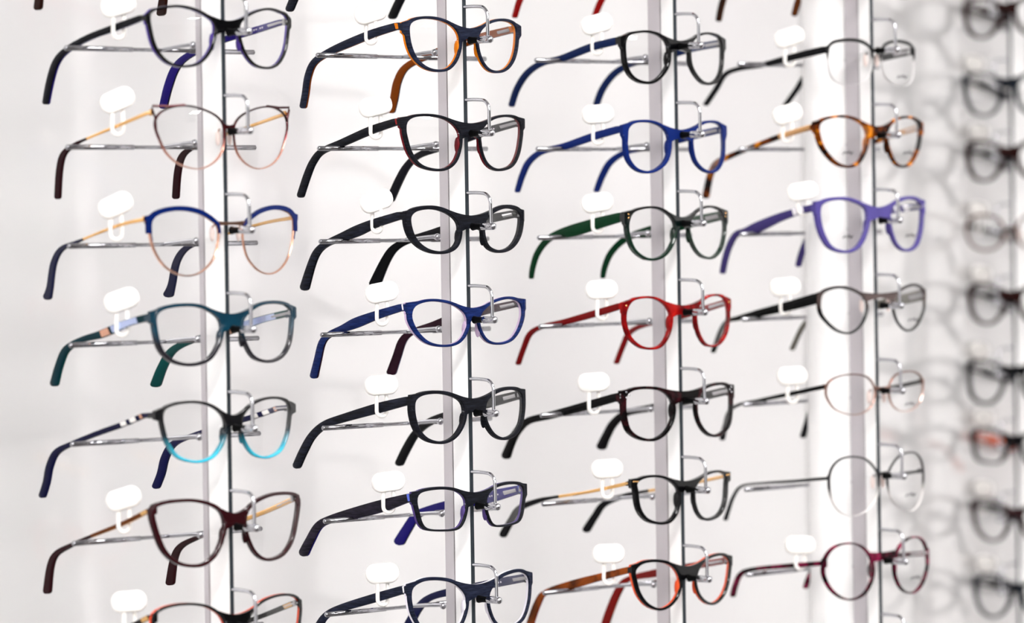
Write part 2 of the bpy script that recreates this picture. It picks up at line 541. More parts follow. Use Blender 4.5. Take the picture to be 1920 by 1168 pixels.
def make_shape(col, zk, d):
    """turn one frame's traced pixels into local metric outlines (origin: bridge centre on the front)"""
    ox, oy, s = ZOOM[(col, zk)]
    U = lambda p: (ox + p[0] / s, oy + p[1] / s)
    bx, bt, bb = d['bridge']
    P = POSTS[col]
    u, v = U((bx, (bt + bb) / 2))
    zb = to_front(col, u, v)[1]
    zt = to_front(col, *U((bx, bt)))[1] - zb
    zl = to_front(col, *U((bx, bb)))[1] - zb
    px = ROW / ROWPX[col] / s                      # metres per zoomed pixel, vertically
    op = []
    for p in catmull(d['o'], 8, True):
        x, z = to_front(col, *U(p)); op.append((x, z - zb))
    op = resample_closed(op, NS)
    rt, ro, rb, ri = d['rim']
    sh = dict(zb=zb, zt=zt, zl=zl, op=op, rim=(rt * px * 1.12, ro * px * 1.25, rb * px * 1.15, ri * px * 1.2))
    hx, hz, hh = d['hinge']
    oleft = min(p[0] for p in d['o'])
    ex, ez = to_front(col, *U((hx + d.get('wrap', 0.42) * (oleft - hx), hz)))
    sh['E'] = (ex, ez - zb, hh * px * 0.92)
    sh['yh'] = to_side(col, *U((hx, hz)), ex + 0.0017)[0]
    if d.get('rtip'):
        sh['rtip'] = U(d['rtip'])
    # temple
    tp = d['t']
    pts = catmull(tp, 6, False)
    pts = [list(p) for p in pts]
    # rounded end
    (xa, ya, wa), (xb, yb, wb) = pts[-2], pts[-1]
    L = math.hypot(xb - xa, yb - ya) or 1; tx, ty = (xb - xa) / L, (yb - ya) / L
    pts.append([xb + tx * wb * .22, yb + ty * wb * .22, wb * .82]); pts.append([xb + tx * wb * .36, yb + ty * wb * .36, wb * .42])
    edges = []
    n = len(pts)
    for i in range(n):
        a = pts[max(i - 1, 0)]; b = pts[min(i + 1, n - 1)]
        tx, ty = b[0] - a[0], b[1] - a[1]; L = math.hypot(tx, ty) or 1
        nx, ny = ty / L, -tx / L
        w = pts[i][2] / 2
        if ny > 0: nx, ny = nx, ny
        A = to_side(col, *U((pts[i][0] + nx * w, pts[i][1] + ny * w)), ex + 0.0017)
        B = to_side(col, *U((pts[i][0] - nx * w, pts[i][1] - ny * w)), ex + 0.0017)
        edges.append(((A[0], A[1] - zb), (B[0], B[1] - zb)))
    # the temple starts at the hinge on the front, whatever the trace says
    y0 = bow(ex) + 0.0012
    edges = [e for e in edges if (e[0][0] + e[1][0]) / 2 > y0 + 0.002] 
    zt0 = (edges[0][0][1] + edges[0][1][1]) / 2; w0 = abs(edges[0][0][1] - edges[0][1][1])
    ezz = sh['E'][1] * 0.7 + zt0 * 0.3
    up = edges[0][0][1] > edges[0][1][1]
    hi = (y0, ezz + w0 / 2); lo = (y0, ezz - w0 / 2)
    edges.insert(0, (hi, lo) if up else (lo, hi))
    sh['edges'] = edges
    if d.get('rtip'):
        # swing of the right temple about its hinge that brings its tip where the photograph shows it
        last = edges[-3]; ty, tz = (last[0][0] + last[1][0]) / 2, (last[0][1] + last[1][1]) / 2
        yh0 = edges[0][0][0]
        ut, vt = sh['rtip']
        best = None
        for k in range(-8, 45):
            a = math.radians(k)
            w = Vector((P.x - ex - (ty - yh0) * math.sin(a), P.y + YF + yh0 + (ty - yh0) * math.cos(a), zb + tz))
            u_, v_ = proj(w)
            if best is None or abs(u_ - ut) < best[0]: best = (abs(u_ - ut), a, v_, w)
        depth = (best[3] - CAM).dot(F)
        sh['swing'] = (best[1], -(vt - best[2]) * depth / FPX / (ty - yh0))
    sh['tip_frac'] = (d['tip'] * 6) if d.get('tip') else None
    return sh

LENS = lens_mat()
def build_glasses(sh, d, loc, rot, label, extra=None):
    e = empty('eyeglasses', loc, rot)
    props(e, label, 'glasses', d.get('group', 'frames hanging on the display'))
    fm = d['front']; im = d.get('inner'); metal = d.get('metal', False)
    th = 0.0022 if metal else 0.0040
    split = th if im is None else th * 0.45
    outer, c = rim_loops(sh['op'], sh['rim'])
    op = sh['op']
    ex, ez, eh = sh['E']
    mid = [((a[0] * 0.45 + b[0] * 0.55), (a[1] * 0.45 + b[1] * 0.55)) for a, b in zip(op, outer)]
    n = len(mid)
    # endpiece web between the rim's outer top and the hinge
    zmax = max(p[1] for p in mid)
    top_z = min(ez + eh * 0.55 + d.get('wing', 0.0025), zmax - 0.0002)
    leftmost = min(range(n), key=lambda k: mid[k][0])
    def walk(zgoal, upward):
        k = leftmost
        for step in range(n // 2):
            ku = (leftmost + step * dirn * (1 if upward else -1)) % n
            if (mid[ku][1] >= zgoal) if upward else (mid[ku][1] <= zgoal): return ku
            k = ku
        return k
    dirn = 1 if mid[(leftmost + 3) % n][1] > mid[leftmost][1] else -1
    ka = walk(top_z, True); kb = walk(ez - eh * 0.5 - d.get('gusset', 0.0085), False)
    chain = [mid[ka]]; k = ka
    while k != kb and len(chain) < n:
        k = (k - dirn) % n; chain.append(mid[k])
    pl, pt_ = chain[-1], chain[0]
    et = (ex, ez + eh * 0.5); eb = (ex, ez - eh * 0.5 - (0.0 if metal else 0.0028))
    topc = (et[0] + (pt_[0] - et[0]) * 0.5, et[1] + (pt_[1] - et[1]) * 0.58)
    botc = (eb[0] + (pl[0] - eb[0]) * 0.62, eb[1] + (pl[1] - eb[1]) * 0.30)
    def web_strip(mb, y0, y1):
        """fills from the rim to the hinge edge, quad by quad"""
        mm = len(chain); vs = []; fs = []
        for i, p in enumerate(chain):
            f = i / (mm - 1)
            q = (et[0] + (eb[0] - et[0]) * f, et[1] + (eb[1] - et[1]) * f)
            h = (p[0] * 0.5 + q[0] * 0.5, p[1] * 0.5 + q[1] * 0.5)
            if i == 0: h = (h[0], h[1] + (p[1] - q[1]) * 0.12)
            if i == mm - 1: h = (h[0] + (p[0] - q[0]) * 0.15, h[1] + abs(p[1] - q[1]) * 0.22)
            for (x, z) in (p, h, q):
                vs.append((x, bow(x) + y0, z)); vs.append((x, bow(x) + y1, z))
        for i in range(mm - 1):
            a = i * 6; b = a + 6
            for k in (0, 2):
                fs += [(a + k, a + k + 2, b + k + 2, b + k), (a + k + 1, b + k + 1, b + k + 3, a + k + 3)]
            fs.append((a + 4, a + 5, b + 5, b + 4)); fs.append((a, b, b + 1, a + 1))
        for a in (0, (mm - 1) * 6):
            fs += [(a, a + 1, a + 3, a + 2), (a + 2, a + 3, a + 5, a + 4)]
        mb.add(vs, fs)
    # bridge
    xi = max(p[0] for p in outer)              # innermost reach of the left rim (negative)
    zt, zl = sh['zt'], sh['zl']
    ztop_in = max(p[1] for p in outer)
    ri = sh['rim'][3]
    def reach(z):
        """x of the rim's nasal outer edge at height z"""
        best = None
        for k in range(n):
            a = outer[k]; b = outer[(k + 1) % n]
            if (a[1] - z) * (b[1] - z) <= 0 and a[1] != b[1]:
                x = a[0] + (b[0] - a[0]) * (z - a[1]) / (b[1] - a[1])
                best = x if best is None else max(best, x)
        return best if best is not None else xi
    z_hi = min(zt + d.get('brise', 0.0042), ztop_in - 0.0008); z_lo = zl - d.get('bdrop', 0.0026)
    side_pts = []
    for k in range(7):
        z = z_hi + (z_lo - z_hi) * k / 6
        side_pts.append((reach(z) - 0.55 * ri, z))
    topE = (reach(z_hi), z_hi); botE = (reach(z_lo), z_lo)
    def arc(p, zc, m=8):
        out = []
        for k in range(-m, m + 1):
            q = k / m; out.append((q * abs(p[0]), zc + (p[1] - zc) * abs(q) ** 1.8))
        return out
    bridge_poly = arc(topE, zt) + [(-x, z) for x, z in side_pts] + arc(botE, zl)[::-1] + side_pts[::-1]
    def front_layer(y0, y1, cham, shrink=0.0):
        mb = MB()
        layer(mb, op, outer, y0, y1, cham)
        if not d.get('noweb'): web_strip(mb, y0, y1)
        m2 = mb.mirrored()
        mb.add(m2.v, m2.f)
        slab(mb, bridge_poly, y0 + 0.0001, y1 + 0.0001)
        return mb
    fo = link('front', front_layer(0, split, 0.0005 if not metal else 0.0004).mesh(), fm, e)
    if im is not None:
        link('inner_layer', front_layer(split, th, 0.00005).mesh(), im, fo)
    if d.get('wire'):                             # free wire outside the rim
        wr = d['wire'](sh)
        mb = MB().tube([(x, bow(x) + 0.0009, z) for x, z in wr], 0.0009, 8)
        link('wing_wire', mb.mesh(), fm, fo); link('wing_wire', mb.mirrored().mesh(), fm, fo)
    if d.get('brow') is not None:
        brow = d['brow']
        bo = []
        for a, b in zip(op, outer):
            bo.append((b[0], b[1]))
        mb = MB()
        bw = rim_loops(op, (0.0036, 0.0036, 0.0004, 0.0012))[0]
        sel = [k for k in range(n) if op[k][1] > c[1] + (0.0035)]
        # consecutive run
        sel = sorted(sel, key=lambda k: math.atan2(op[k][1] - c[1], op[k][0] - c[0]))
        loop = [op[k] for k in sel] + [bw[k] for k in sel[::-1]]
        slab(mb, loop, -0.0012, 0.0014)
        web_strip(mb, -0.0012, 0.0014)
        m2 = mb.mirrored(); mb.add(m2.v, m2.f)
        link('brow', mb.mesh(), brow, fo)
    for s in (-1, 1):
        l = link('lens', lens_mesh(op, c, -s), LENS, e, 60)
        if d.get('print') and s in d['print']:
            lp = MB(); x0, z0 = -s * c[0], c[1] - 0.0115
            amp = 0.0016
            seg = [Vector((x0 + 0.0030 + t * 0.0019, bow(x0) + 0.0002, z0 + math.sin(t * 2.3) * amp * (0.6 + 0.4 * math.sin(t * 1.1)))) for t in [q * 0.25 for q in range(-14, 15)]]
            lp.tube(seg, 0.00042, 5)
            link('lens_print', lp.mesh(), plain('#26242a', 0.5), l)
    # nose pads
    zp = zl - 0.0045
    xp = -xi * 1.0 + 0.0005
    for s in (-1, 1):
        if metal or d.get('pads'):
            mb = MB().ball((s * (xp + 0.0012), 0.0075, zp - 0.002), 0.0032, 12, (0.45, 0.8, 1.9))
            q = link('nose_pad', mb.mesh(), PAD, e, 60)
            mb = MB().tube([(s * (xp + 0.004), 0.0015, zp + 0.004), (s * (xp + 0.0015), 0.0055, zp + 0.0045), (s * (xp + 0.001), 0.0078, zp)], 0.0006, 6)
            link('pad_arm', mb.mesh(), fm if not d.get('arm') else d['arm'], q, 60)
        else:
            mb = MB().ball((s * (xp + 0.0026), 0.0040, zp - 0.0035), 0.0034, 12, (0.5, 0.85, 2.0))
            link('nose_pad', mb.mesh(), im or fm, e, 60)
    # temples
    tt = 0.0016 if d.get('thin') else 0.0034
    xo = ex; xin = ex + tt
    ed = sh['edges']
    ns = len(ed)
    tipk = ns if not sh['tip_frac'] else max(3, min(ns - 4, int(sh['tip_frac'])))
    arm_m = d['arm_m']; arm_i = d.get('arm_i')
    bands = d.get('bands', [])
    parts = []
    arm_e = ed[:tipk] if tipk < ns else ed
    xs = xo + tt * (0.55 if arm_i is not None else 1.0)
    hxr = -ex; yhr = ed[0][0][0]
    ph, kz = sh.get('swing', (math.radians(12), 0.0))
    def swung(p):
        c_, s_ = math.cos(ph), math.sin(ph); dx = p.x - hxr; dy = p.y - yhr
        return Vector((hxr + dx * c_ - dy * s_, yhr + dx * s_ + dy * c_, p.z + kz * dy))
    for s in (-1, 1):
        def put(name, mb, mat, par):
            if s == 1:
                mb = mb.mirrored(); mb.v = [swung(p) for p in mb.v]
            return link(name, mb.mesh(), mat, par, 45)
        t = put('temple', temple_solid(arm_e, xo, xs), arm_m, e)
        if arm_i is not None:
            put('inner_layer', temple_solid(arm_e, xs, xin), arm_i, t)
        if tipk < ns:
            te = ed[tipk - 1:]
            put('temple_tip', temple_solid(te, xo - (0.0006 if d.get('thin') else 0), xin + (0.0006 if d.get('thin') else 0)), d['tip_m'], t)
        for (ya, yb, mat) in ([] if metal or d.get('noend') else [(None, None, fm)]) + [(a + sh['yh'] - 0.005, b + sh['yh'] - 0.005, q) for a, b, q in bands]:
            if ya is None:
                h2 = eh * 0.5; zc0 = ez; yy = sh['yh']
                q1 = min(ed, key=lambda q: abs((q[0][0] + q[1][0]) / 2 - yy)); hi = max(q1[0][1], q1[1][1]); lo = min(q1[0][1], q1[1][1])
                y00 = ed[0][0][0] - 0.001
                put('endpiece', temple_solid([((y00, ez + h2), (y00, ez - h2 - 0.0030)), (((y00 + yy) / 2, (ez + h2) * 0.5 + hi * 0.5), ((y00 + yy) / 2, (ez - h2) * 0.5 + lo * 0.5 - 0.0007)), ((yy, hi + 0.0002), (yy, lo - 0.0002))], xo - 0.0003, xin + 0.0003), mat, fo)
                continue
            run = [q for q in ed if ya <= (q[0][0] + q[1][0]) / 2 <= yb]
            if len(run) < 2:
                # interpolate a short run
                def at(y):
                    for a, b in zip(ed, ed[1:]):
                        m0 = (a[0][0] + a[1][0]) / 2; m1 = (b[0][0] + b[1][0]) / 2
                        if m0 <= y <= m1:
                            f = (y - m0) / max(m1 - m0, 1e-9)
                            return tuple(tuple(a[i][j] + (b[i][j] - a[i][j]) * f for j in (0, 1)) for i in (0, 1))
                    return ed[1]
                run = [at(ya), at((ya + yb) / 2), at(yb)]
            put('temple_band', temple_solid(run, xo - 0.0004, xin + 0.0004), mat, t)
        # spring hinge plate on the inside of the temple
        if not d.get('thin'):
            run = [q for q in ed if 0.010 <= (q[0][0] + q[1][0]) / 2 <= 0.030]
            if len(run) >= 2:
                run = [tuple(((a[0] * 0.7 + b[0] * 0.3, a[1] * 0.7 + b[1] * 0.3), (a[0] * 0.3 + b[0] * 0.7, a[1] * 0.3 + b[1] * 0.7))) for a, b in run]
                put('hinge_plate', temple_solid(run, xin - 0.0003, xin + 0.0005), STEEL, t)
        # small row of printed characters on the inside of the temple
        if d.get('ink') is not None and s == 1:
            run = [q for q in ed if 0.034 <= (q[0][0] + q[1][0]) / 2 <= 0.062]
            if len(run) >= 2:
                (a0, b0), (a1, b1) = run[0], run[-1]
                m0 = ((a0[0] + b0[0]) / 2, (a0[1] + b0[1]) / 2); m1 = ((a1[0] + b1[0]) / 2, (a1[1] + b1[1]) / 2)
                mb = MB()
                for q in range(11):
                    if q in (2, 5): continue
                    f = q / 11.0; yy = m0[0] + (m1[0] - m0[0]) * f; zz = m0[1] + (m1[1] - m0[1]) * f
                    mb.box((xin - 0.0002, yy, zz - 0.0006), (xin + 0.00012, yy + 0.0009, zz + 0.0006))
                o2 = put('size_print', mb, d['ink'], t); o2['kind'] = 'stuff'
        # barrel of the hinge
        zc = (ed[0][0][1] + ed[0][1][1]) / 2
        y0 = ed[0][0][0]
        put('hinge', MB().tube([(xin + 0.0006, y0 + 0.0028, zc - 0.0022), (xin + 0.0006, y0 + 0.0028, zc + 0.0022)], 0.0013, 8), STEEL if not d.get('thin') else arm_m, t)
        if d.get('rivets'):
            for (ry, rz) in d['rivets']:
                q = pick(ed, ry); zz = (q[0][1] + q[1][1]) / 2
                put('rivet', MB().ball((xo - 0.0001, ry, zz + rz), 0.0009, 8, (0.5, 1, 1)), CHROME, t)
    if d.get('front_rivets'):
        for s in (-1, 1):
            for (dx, dz) in d['front_rivets']:
                x = ex + dx; mb = MB().ball((x * -s, bow(x) - 0.0001, ez + dz), 0.0009, 8, (1, 0.5, 1))
                link('rivet', mb.mesh(), d.get('rivet_m', CHROME), fo, 60)
    return e

# ---- frame data: traced points are (x, y) in enlarged crops, see ZOOM
BLK = plain('#0b0b0e', 0.12, 0, 0.5)
BLKM = plain('#141419', 0.42)
PURP = plain('#6a4fc4', 0.18)
NAVYW = wood('#1d2338', '#3a4260')
DARKW = wood('#17181f', '#2b2e3a')
ORANGE = plain('#d9780f', 0.2)
BURG = plain('#3d0d15', 0.14, 0, 0.5)
NAVYT = plain('#1d2048', 0.18)
INK = plain('#d8d2dc', 0.4)
F_ = {}
F_[(0, 1)] = dict(ink=INK, rtip=(770, 615), z='A', o=[(690,80),(760,52),(850,42),(940,60),(1010,95),(1055,140),(1050,220),(1020,300),(960,360),(870,375),(790,350),(730,280),(700,190)],
    rim=(13,17,12,15), hinge=(640,98,34), bridge=(1105,118,180), t=[(625,105,34),(500,152,38),(330,215,34),(200,290,34),(140,360,36),(105,470,36),(82,590,34)],
    front=BLK, inner=PURP, arm_m=plain('#14141f', 0.25), arm_i=plain('#2c1d8f', 0.22), label='black cat-eye glasses with a purple-blue inner layer, top of the leftmost post',
    short='black and purple')
def wing2(sh):
    ex, ez, eh = sh['E']; op = sh['op']
    top = max(op, key=lambda p: p[1]); left = min(op, key=lambda p: p[0])
    return [(top[0] + 0.001, top[1] + 0.0012), ((top[0] + ex) / 2, top[1] + 0.0002), (ex + 0.0012, ez + 0.0045), (ex + 0.0006, ez + 0.0025), (ex + 0.003, ez - 0.004), (left[0] + 0.0002, left[1] - 0.0035)]
F_[(0, 2)] = dict(rtip=(830, 1135), z='A', o=[(718,720),(738,662),(800,626),(880,614),(970,628),(1060,667),(1104,720),(1110,800),(1093,880),(1040,942),(960,970),(860,945),(790,888),(747,810)],
    rim=(9,7,6,7), hinge=(672,645,16), bridge=(1165,722,742), noweb=True, metal=True, thin=True, wire=wing2, brise=0.0012, bdrop=0.0006,
    t=[(665,655,20),(500,725,18),(320,800,14),(255,832,22),(190,885,32),(165,980,34),(155,1135,34)], tip=2.4,
    front=grad([(-40,'#e8b7a0'),(-22,'#d99a86'),(-8,'#7d2a33'),(8,'#4c1119')], 0.2, 0.7), arm_m=GOLD, tip_m=plain('#351018',0.25), arm=ROSE,
    label='thin burgundy and gold wire glasses with open cat-eye corners, leftmost post', short='burgundy wire cat-eye')
F_[(0, 3)] = dict(rtip=(770, 605), z='B', o=[(668,215),(692,168),(760,142),(850,136),(940,154),(1008,192),(1044,228),(1048,300),(1023,400),(958,472),(880,497),(800,477),(732,420),(682,320)],
    wrap=0.0, rim=(8,7,7,6), hinge=(636,178,26), bridge=(1120,198,214), metal=True, thin=True, wing=0.004, gusset=0.013, brise=0.0012, bdrop=0.0006,
    t=[(632,185,22),(500,215,18),(310,288,13),(255,312,20),(172,350,30),(128,430,32),(108,560,34),(94,618,46)], tip=2.4,
    front=ROSE, brow=plain('#0d2a7c',0.2), arm_m=GOLD, tip_m=NAVYT, label='rose gold wire glasses with royal blue brow, third down the leftmost post', short='blue-browed rose gold')
F_[(0, 4)] = dict(rtip=(700, 1110), z='B', o=[(705,765),(712,715),(760,687),(850,674),(940,678),(1010,707),(1058,750),(1066,810),(1043,890),(1000,958),(930,988),(850,988),(780,958),(730,890)],
    rim=(17,20,15,18), hinge=(640,722,44), bridge=(1110,714,795),
    t=[(620,742,40),(540,765,40),(470,795,46),(380,832,42),(280,860,32),(195,912,36),(155,1000,38),(127,1105,42)],
    front=grad([(-40,'#2b2630'),(-16,'#2b2833'),(-6,'#0d4a63'),(8,'#0c3f55')],0.15), arm_m=plain('#0e3f4a',0.2), arm_i=plain('#0f5a58',0.2),
    bands=[(0.012,0.046,plain('#b9c6ea',0.12,0.9)),(0.046,0.060,ROSE)], label='teal cat-eye glasses with sparkling silver temple bands, leftmost post', short='teal cat-eye')
F_[(0, 5)] = dict(rtip=(612, 500), z='C', o=[(645,160),(660,122),(720,100),(800,94),(870,107),(923,140),(948,190),(938,270),(900,338),(850,368),(790,373),(720,348),(672,280),(652,210)],
    rim=(11,12,11,12), hinge=(575,145,26), bridge=(985,152,200), gusset=0.004,
    t=[(545,155,26),(450,195,26),(330,238,24),(200,290,22),(122,332,28),(88,400,30),(72,480,30),(52,545,30)],
    front=grad([(-40,'#19a4c4'),(-26,'#2ab4cf'),(-10,'#1b3340'),(-4,'#0e0f14'),(8,'#0b0b10')],0.18), arm_m=plain('#1c1e48',0.25), arm_i=plain('#191b58',0.25),
    bands=[(0.006,0.016,plain('#d9a58c',0.25,0.8)),(0.020,0.026,plain('#f4f1ee',0.2)),(0.031,0.037,plain('#f4f1ee',0.2))],
    label='black glasses fading to turquoise below, with white temple rings, leftmost post', short='black and turquoise')
F_[(0, 6)] = dict(rtip=(680, 970), z='C', o=[(602,622),(640,592),(720,579),(800,578),(880,597),(928,632),(943,690),(928,760),(898,828),(850,872),(790,882),(720,866),(662,812),(627,730)],
    rim=(14,19,13,15), hinge=(588,606,26), bridge=(985,632,690), wing=0.001, gusset=0.004,
    t=[(570,620,22),(450,680,20),(270,752,16),(195,787,22),(122,828,28),(92,890,30),(76,1012,36)], tip=2.3,
    front=BURG, arm_m=plain('#6a3a18',0.25,0.8), arm_i=GOLD, tip_m=plain('#3a161c',0.25), bands=[(0.006,0.018,GOLD)],
    label='glossy burgundy cat-eye glasses with gold hinges, sixth down the leftmost post', short='burgundy cat-eye')
F_[(0, 7)] = dict(z='C', o=[(605,1150),(630,1112),(700,1088),(790,1082),(870,1097),(928,1140),(948,1200),(933,1280),(890,1350),(800,1380),(710,1360),(642,1290),(614,1220)],
    rim=(11,13,10,12), hinge=(590,1135,26), bridge=(985,1128,1185), wing=0.001, gusset=0.004,
    t=[(575,1140,26),(450,1200,22),(300,1262,20),(200,1300,20),(125,1345,28),(92,1410,30),(75,1530,34)],
    front=BLK, inner=plain('#d8461f',0.2), arm_m=BLK, arm_i=BLK, bands=[(0.004,0.018,GOLD)],
    label='black glasses with orange inner edge and gold hinges, bottom of the leftmost post', short='black and orange bottom')
F_[(1, 1)] = dict(ink=INK, rtip=(600, 640), z='A', o=[(705,170),(716,132),(760,112),(830,109),(900,124),(958,157),(990,210),(988,280),(963,350),(918,393),(850,398),(790,373),(742,320),(715,250)],
    rim=(14,24,13,17), hinge=(632,148,42), bridge=(1040,162,222), t=[(625,152,42),(500,190,46),(350,250,46),(230,305,38),(152,360,34),(117,440,34),(102,540,34),(89,612,34)],
    front=NAVYW, inner=ORANGE, arm_m=NAVYW, arm_i=plain('#a8500f',0.25), bands=[(0.0025,0.006,ORANGE)],
    label='grained navy glasses with bright orange inner layer, top of the second post', short='navy and orange')
F_[(1, 2)] = dict(ink=INK, rtip=(600, 1150), z='A', o=[(686,740),(697,697),(740,674),(820,670),(900,684),(958,717),(993,770),(991,850),(963,928),(910,967),(840,969),(770,943),(722,880),(696,800)],
    rim=(13,22,13,15), hinge=(625,695,40), bridge=(1050,710,780), t=[(615,705,42),(480,750,46),(320,820,42),(200,870,34),(147,930,34),(112,1010,36),(74,1125,36)],
    front=DARKW, inner=plain('#8e2630',0.25), arm_m=DARKW, arm_i=plain('#20202a',0.3), bands=[(0.0025,0.0042,plain('#c23a3a',0.25))],
    label='dark grained glasses with a thin red inner layer, second down the second post', short='dark grey and red')
F_[(1, 3)] = dict(rtip=(505, 560), z='B', o=[(713,190),(731,152),(780,134),(850,132),(918,152),(967,187),(988,230),(983,300),(957,348),(900,371),(830,363),(772,328),(731,270)],
    rim=(20,32,15,22), hinge=(655,165,50), bridge=(1060,166,235), t=[(640,168,46),(500,212,52),(400,255,62),(320,288,50),(230,325,36),(172,372,38),(136,450,40),(97,580,48)],
    front=DARKW, arm_m=wood('#171922','#34384c'), arm_i=plain('#0f1016',0.3),
    label='thick matte charcoal acetate glasses, third down the second post', short='charcoal acetate third')
F_[(1, 4)] = dict(rtip=(600, 1070), z='B', o=[(719,740),(736,692),(790,667),(860,662),(940,677),(998,707),(1033,750),(1033,810),(1003,873),(958,903),(890,910),(820,893),(767,848),(731,790)],
    rim=(14,26,12,18), hinge=(662,690,46), bridge=(1090,697,762), t=[(650,697,42),(520,737,48),(400,782,58),(320,817,42),(240,852,32),(197,900,34),(172,1000,36),(151,1090,40)],
    front=wood('#12286a','#27459a'), inner=plain('#c9b2cf',0.25), arm_m=wood('#12286a','#2c4796'), arm_i=plain('#3a1a2c',0.25), bands=[(0.0025,0.004,plain('#efe9ee',0.3))],
    label='royal blue grained glasses with pale lilac inner layer, middle of the second post', short='royal blue grained')
F_[(1, 5)] = dict(rtip=(517, 435), z='C', o=[(586,190),(592,147),(630,124),(700,119),(760,132),(798,157),(810,200),(798,260),(763,313),(710,336),(650,323),(611,285),(594,240)],
    rim=(14,21,11,16), hinge=(550,145,46), bridge=(850,140,195), t=[(540,152,40),(420,182,46),(260,228,38),(170,260,34),(112,310,32),(72,380,34),(42,447,34)],
    front=DARKW, arm_m=wood('#171922','#34384c'), arm_i=plain('#0f1016',0.3),
    label='square matte charcoal glasses, fifth down the second post', short='square charcoal')
F_[(1, 6)] = dict(ink=INK, rtip=(522, 795), z='C', o=[(596,610),(607,577),(650,562),(720,557),(778,567),(813,597),(818,640),(803,700),(778,732),(720,740),(650,736),(622,713),(606,660)],
    rim=(12,17,8,12), hinge=(555,588,42), bridge=(858,570,620), t=[(545,597,40),(430,632,56),(300,667,52),(200,692,36),(142,722,34),(102,790,38),(74,846,42)],
    front=DARKW, inner=plain('#7a63b8',0.2), arm_m=wood('#201d2a','#423a50'), arm_i=plain('#2c2394',0.22), bands=[(0.0025,0.005,plain('#5d6fd0',0.2))],
    label='rectangular black glasses with violet inner layer, sixth down the second post', short='rectangular black and violet')
F_[(1, 7)] = dict(ink=INK, rtip=(525, 1250), z='C', o=[(570,1035),(582,1002),(630,977),(700,974),(760,987),(803,1022),(820,1060),(813,1120),(788,1178),(740,1213),(680,1213),(622,1188),(586,1130),(573,1080)],
    rim=(14,16,11,13), hinge=(530,1008,38), bridge=(860,992,1050), t=[(520,1018,38),(400,1053,40),(250,1098,34),(180,1130,28),(142,1180,30),(112,1250,34),(82,1335,36)],
    front=NAVYW, inner=plain('#e4e0ea',0.25), arm_m=NAVYW, arm_i=plain('#20265c',0.25), bands=[(0.0025,0.004,plain('#f2eff4',0.3))],
    label='grained navy glasses with a white inner line, bottom of the second post', short='navy and white')
F_[(2, 1)] = dict(rtip=(587, 600), z='A', o=[(755,237),(777,202),(830,190),(890,189),(948,207),(988,247),(998,310),(988,380),(948,438),(900,467),(840,462),(790,428),(763,370),(754,300)],
    rim=(12,17,14,17), hinge=(697,228,40), bridge=(1055,234,288), t=[(700,235,42),(550,272,42),(380,337,38),(270,362,32),(182,420,32),(122,510,30),(90,605,28)],
    front=BLK, arm_m=plain('#122c66',0.35), arm_i=plain('#16306e',0.35), gusset=0.010,
    label='round glossy black glasses with dark blue temples, top of the third post', short='black front with blue temples')
F_[(2, 2)] = dict(rtip=(587, 1098), z='A', o=[(770,742),(800,712),(860,704),(920,712),(973,742),(998,790),(1000,850),(983,920),(938,967),(880,985),(820,967),(777,913),(764,840),(766,780)],
    rim=(13,17,13,18), hinge=(710,740,42), bridge=(1055,747,796), t=[(700,747,40),(560,787,42),(400,842,38),(270,872,30),(192,930,30),(152,1010,28),(124,1100,24)],
    front=plain('#16348f',0.45), arm_m=plain('#16348f',0.42), arm_i=plain('#16348f',0.42), gusset=0.010,
    label='matte royal blue round glasses, second down the third post', short='matte blue round')
GREEN = grad([(-40,'#06301f'),(-14,'#083723'),(-2,'#0b1d1c'),(8,'#07090c')],0.12)
F_[(2, 3)] = dict(rtip=(635, 535), z='B', o=[(800,190),(822,152),(880,132),(950,130),(1008,152),(1053,197),(1066,250),(1048,330),(1008,393),(950,422),(890,416),(832,370),(802,300),(792,240)],
    rim=(12,17,13,15), hinge=(742,175,54), bridge=(1120,180,230), t=[(730,182,56),(600,217,66),(450,262,70),(350,287,40),(290,330,32),(242,400,28),(217,480,24),(209,538,20)],
    front=GREEN, arm_m=plain('#0d4a2a',0.25), arm_i=plain('#0c4427',0.2), gusset=0.010, front_rivets=[(0.0035,0.0015),(0.0035,-0.0015)], rivet_m=GOLD,
    label='dark green round glasses with broad green temples, third post', short='dark green round')
F_[(2, 4)] = dict(rtip=(717, 1040), z='B', o=[(790,712),(817,677),(870,662),(940,664),(998,692),(1033,740),(1038,800),(1018,880),(978,937),(920,952),(860,937),(807,888),(782,820),(777,760)],
    rim=(12,16,12,16), hinge=(735,705,40), bridge=(1110,702,750), t=[(730,708,38),(600,747,40),(420,797,34),(280,827,26),(202,870,26),(162,960,24),(132,1045,24)],
    front=tort('#6d0a0d','#a30f12','#c21d18',60), arm_m=plain('#9c0f12',0.2), arm_i=plain('#a81418',0.2), gusset=0.010, front_rivets=[(0.003,0.0)], rivet_m=GOLD,
    label='bright red translucent glasses, middle of the third post', short='bright red')
F_[(2, 5)] = dict(rtip=(492, 360), z='C', o=[(600,160),(607,122),(640,102),(700,97),(760,105),(798,132),(816,180),(808,240),(778,293),(730,322),(670,317),(622,283),(604,220)],
    rim=(12,17,11,13), hinge=(557,125,44), bridge=(855,107,150), t=[(540,137,38),(400,177,38),(250,217,34),(150,242,30),(97,290,32),(67,350,32),(47,402,38)],
    front=tort('#0a0809','#140c0d','#3a141a',90), arm_m=plain('#0e0c0e',0.2), arm_i=plain('#120f12',0.2), gusset=0.009,
    rivets=[(0.010,0.0012),(0.010,-0.0012)], front_rivets=[(0.0045,0.0022),(0.0045,-0.0022),(0.0075,0.0)],
    label='dark brown-black glasses with silver rivets, fifth down the third post', short='riveted dark brown')
